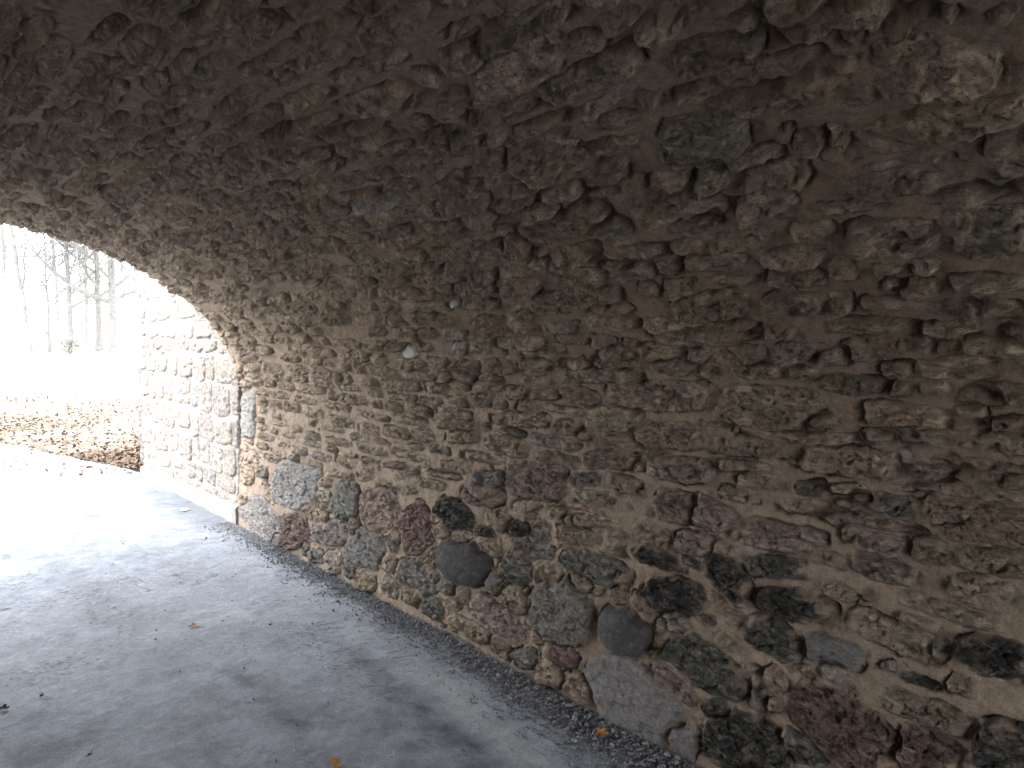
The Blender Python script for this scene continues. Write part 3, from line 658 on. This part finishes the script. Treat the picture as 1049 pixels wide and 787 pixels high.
def leaf(name, label, x, y, L, mat, seed, curl=.018, rz=0.0):
    v, f = leaf_geo(L, L * .72, curl, seed)
    me = bpy.data.meshes.new(name); me.from_pydata(v, [], f); me.update(); me.materials.append(mat)
    o = link(bpy.data.objects.new(name, me)); o.location = (x, y, path_z(x, y) + .007); o.rotation_euler = (.12, -.1, rz)
    st = MB(); p0 = Vector((L * .45, 0, curl * .5)); st.tube([p0, p0 + Vector((L * .2, .004, .004)), p0 + Vector((L * .38, .012, .0))], [.0012, .001, .0008], 5)
    s_ = st.build('stalk', mat, o)
    return tag(o, label, 'leaf')


def G(px, py_):    # a recorded spot on the floor (metres)
    return px, py_
for nm, lb, (x, y), L, mt, sd, cu, rz in LEAVES:
    leaf(nm, lb, x, y, L, M[mt], sd, cu, rz)

# leaf litter on the bank (uncountable)
vs = []; fs = []; n = 0
for k in range(17000):
    y = 8.74 + 13 * rng.random() ** 1.5
    x0 = float(edge_x(np.array([y]))[0]); x = x0 - .03 + abs(rng.normal(0, 1.0)) * (1 + (y - 8.7) * .3)
    if rng.random() < .012: x = x0 - rng.random() * .8
    if x > 7.5 or (2.27 < x < 2.85 and 8.9 < y < 9.5): continue
    if vnoise(np.array([x * .9]), np.array([y * .7]), 2)[0] < -.25 and rng.random() < .7: continue
    L = rng.uniform(.035, .075); W = L * rng.uniform(.5, .8); a = rng.uniform(0, 6.28); ti = rng.normal(0, .45, 2)
    base = np.array([(-L / 2, 0, 0), (0, -W / 2, .006), (L / 2, 0, .012), (0, W / 2, .006), (0, 0, -.004)])
    base[:, 2] += base[:, 0] * ti[0] + base[:, 1] * ti[1]
    ca, sa = math.cos(a), math.sin(a)
    P = np.stack([base[:, 0] * ca - base[:, 1] * sa + x, base[:, 0] * sa + base[:, 1] * ca + y, base[:, 2] + float(terrain(x, y)) + .022 + .02 * rng.random()], 1)
    vs.append(P); fs.append(np.array([(0, 1, 4), (1, 2, 4), (2, 3, 4), (3, 0, 4)]) + n); n += 5
tag(np_mesh('leaf_litter', np.concatenate(vs), np.concatenate(fs), M['leaf_litter'], smooth=False), 'fallen brown leaves scattered over the grass bank outside', 'leaf litter', kind='stuff')

# ------------------------------------------------------------------ bare trees
def grow(mb, p, d, L, r, depth, rnd, up=.12, n=6):
    pts = [p.copy()]; rads = [r]; seg = 5 if depth > 1 else 3
    for k in range(seg):
        d = (d + Vector((rnd.gauss(0, .13), rnd.gauss(0, .13), rnd.gauss(0, .09) + up * .35))).normalized()
        p = p + d * (L / seg); pts.append(p.copy()); rads.append(r * (1 - .62 * (k + 1) / seg))
    mb.tube(pts, rads, n)
    if depth <= 0: return
    for k in range(rnd.randint(3, 5)):
        i = rnd.randint(2, seg) if seg > 2 else seg
        q = pts[i]; a = rnd.uniform(0, 6.28); sp = rnd.uniform(.45, 1.0)
        nd = (d + Vector((math.cos(a) * sp, math.sin(a) * sp, rnd.uniform(-.15, .35)))).normalized()
        grow(mb, q, nd, L * rnd.uniform(.5, .75), max(rads[i] * rnd.uniform(.5, .75), .013), depth - 1, rnd, up, max(4, n - 1))


def bare_tree(label, x, y, height, r, lean=(0, 0), seed=1, limbs=None, fork=.3, cat='tree'):
    zb = float(terrain(x, y)) - .1
    root = bpy.data.objects.new('bare_tree', None); root.location = (x, y, zb); link(root); tag(root, label, cat, group='bare trees beyond the lawn')
    rnd = random.Random(seed)
    t = MB(); pts = []; rads = []
    for k in range(12):
        u = k / 11
        pts.append(Vector((lean[0] * u * height + rnd.gauss(0, .03) * (k > 0), lean[1] * u * height + rnd.gauss(0, .05) * (k > 0), height * u)))
        rads.append(r * (1.25 if k == 0 else 1) * (1 - .75 * u))
    t.tube(pts, rads, 9); t.build('trunk', M['bark'], root, True)
    b = MB()
    for k in range(15):
        u = fork + (1 - fork) * (k / 14.0); i = min(11, int(u * 11)); q = pts[i].lerp(pts[min(11, i + 1)], u * 11 - i)
        a = rnd.uniform(0, 6.28); el = rnd.uniform(.15, .8)
        d = Vector((math.cos(a), math.sin(a), el)).normalized()
        grow(b, q, d, height * rnd.uniform(.22, .38) * (1.1 - u * .55), max(rads[i] * rnd.uniform(.4, .65), .045), 3, rnd)
    for lm in (limbs or []):
        lp = [Vector(q) for q in lm[0]]; b.tube(lp, lm[1], 7)
        for q in lp[1:]:
            for _ in range(2):
                a = rnd.uniform(0, 6.28)
                grow(b, q, Vector((math.cos(a), math.sin(a) * .4, .8)).normalized(), rnd.uniform(1, 2.0), .035, 2, rnd)
    b.build('branches', M['twig'], root)
    return root


def spot(px, D):   # bearing (degrees right of the tunnel axis) and distance
    return D * math.sin(math.radians(px)), D * math.cos(math.radians(px))


TR = [
 ('slender bare tree leaning left at the far left of the tunnel opening', 7.7, 46, 11, .15, (-.10, 0), 3, .18),
 ('thin young bare tree just right of the leaning one', 8.7, 47, 7, .09, (.0, 0), 5, .15),
 ('straight bare tree with narrow trunk standing left of the limbed tree', 9.9, 47, 12, .16, (.0, 0), 8, .2),
 ('bare tree trunk close on the left of the thick limbed tree', 11.5, 48, 12, .19, (.01, 0), 12, .25),
 ('small bare tree half hidden behind the wing wall edge', 13.8, 44, 9, .13, (.02, 0), 21, .15),
 ('far faint bare tree between the leaning tree and the arch', 6.4, 62, 14, .15, (.02, 0), 31, .2),
 ('far faint bare tree behind the narrow straight trunk', 9.3, 66, 15, .17, (-.02, 0), 33, .2),
 ('far faint bare tree behind the thick limbed tree', 10.8, 70, 16, .17, (.02, 0), 37, .2),
 ('far thin bare tree right of the thick limbed tree', 13.0, 64, 15, .15, (0, 0), 39, .2),
]
for (lb, bear, D, hh, r, ln, sd, fk) in TR:
    x, y = spot(bear, D); bare_tree(lb, x, y, hh, r, ln, sd, None, fk)
x, y = spot(12.35, 46)
bare_tree('thickest bare tree, with a long limb sweeping up to the left', x, y, 13, .23, (.0, 0), 44,
          [([(0, 0, 2.7), (-.5, 0, 2.9), (-1.1, 0, 3.1), (-1.8, 0, 3.5), (-2.7, .1, 4.3), (-3.3, .1, 5.0), (-3.8, .1, 6.0)], [.14, .13, .12, .11, .09, .07, .03]),
           ([(0, 0, 2.8), (.5, 0, 3.1), (1.2, 0, 3.4), (2.0, 0, 3.7), (2.7, 0, 4.6)], [.10, .09, .08, .07, .03])], .3)
# one low evergreen bush among them
def bush(label, bear, D, w, h, seed):
    w *= .6; h *= .65
    x, y = spot(bear, D); zb = float(terrain(x, y)); r_ = np.random.default_rng(seed); vs = []; fs = []; n = 0
    for k in range(300):
        u = r_.normal(0, 1, 3); u /= np.linalg.norm(u); rad = r_.random() ** .4 * (1 + .25 * math.sin(5 * u[0] + seed) + .2 * math.sin(7 * u[2]))
        P = np.array((u[0] * w / 2, u[1] * w / 2, h * .5 + u[2] * h * .5)) * np.array((rad, rad, 1)); P[2] = h * .5 + u[2] * h * .5 * rad
        q = r_.normal(0, .07, (3, 3)) + P; vs.append(q); fs.append(np.array([(0, 1, 2)]) + n); n += 3
    root = bpy.data.objects.new('bush', None); root.location = (x, y, zb); link(root); tag(root, label, 'bush')
    np_mesh('foliage', np.concatenate(vs), np.concatenate(fs), M['evergreen'], root, smooth=False)
    m = MB()
    for k in range(5): m.tube([Vector((0, 0, -.05)), Vector((r_.normal(0, .15), r_.normal(0, .15), h * .4)), Vector((r_.normal(0, .3), r_.normal(0, .3), h * .85))], [.03, .02, .008], 5)
    m.build('stem', M['bark'], root)
bush('low ragged evergreen bush left of the straight narrow trunk', 9.85, 45, 1.5, 1.3, 4)

# ------------------------------------------------------------------ light
SUN_EL, SUN_AZ = math.radians(38), math.radians(-78)      # azimuth from +Y, clockwise
w = bpy.data.worlds.new('World'); scene.world = w; w.use_nodes = True
nt = w.node_tree; bg = nt.nodes['Background']
sky = nt.nodes.new('ShaderNodeTexSky'); sky.sky_type = 'NISHITA'; sky.sun_disc = False
sky.sun_elevation = SUN_EL; sky.sun_rotation = SUN_AZ; sky.dust_density = 4; sky.air_density = 1.2
mx = nt.nodes.new('ShaderNodeMix'); mx.data_type = 'RGBA'; mx.inputs[0].default_value = .85
nt.links.new(sky.outputs[0], mx.inputs[6]); mx.inputs[7].default_value = (OVER * .985, OVER, OVER * 1.03, 1)   # overcast veil
nt.links.new(mx.outputs[2], bg.inputs['Color']); bg.inputs['Strength'].default_value = SKYS
sl = bpy.data.lights.new('sun', 'SUN'); sl.energy = SUNE; sl.angle = math.radians(14); sl.color = (1, .97, .92)
so = bpy.data.objects.new('sun', sl); link(so)
dv = Vector((math.sin(SUN_AZ) * math.cos(SUN_EL), math.cos(SUN_AZ) * math.cos(SUN_EL), math.sin(SUN_EL)))
so.rotation_euler = dv.to_track_quat('Z', 'Y').to_euler()

# ------------------------------------------------------------------ camera
cd = bpy.data.cameras.new('camera'); cam = bpy.data.objects.new('camera', cd); link(cam)
cd.sensor_width = 36; cd.sensor_fit = 'HORIZONTAL'; cd.lens = 800 / 1049 * 36; cd.clip_start = .02; cd.clip_end = 2000
yaw, pit = math.radians(39.35), math.radians(-3.8)
cam.location = (0, 0, 1.5)
fwv = Vector((math.sin(yaw) * math.cos(pit), math.cos(yaw) * math.cos(pit), math.sin(pit)))
cam.rotation_euler = fwv.to_track_quat('-Z', 'Y').to_euler()
scene.camera = cam
scene.view_settings.view_transform = 'Standard'; scene.view_settings.look = 'None'; scene.view_settings.exposure = 0
try:
    scene.cycles.use_adaptive_sampling = False; scene.cycles.use_guiding = True; scene.cycles.use_surface_guiding = True; scene.cycles.use_volume_guiding = False
    scene.cycles.use_denoising = True; scene.cycles.denoiser = 'OPENIMAGEDENOISE'
    scene.cycles.max_bounces = 10; scene.cycles.diffuse_bounces = 8; scene.cycles.sample_clamp_indirect = 20
except Exception:
    pass
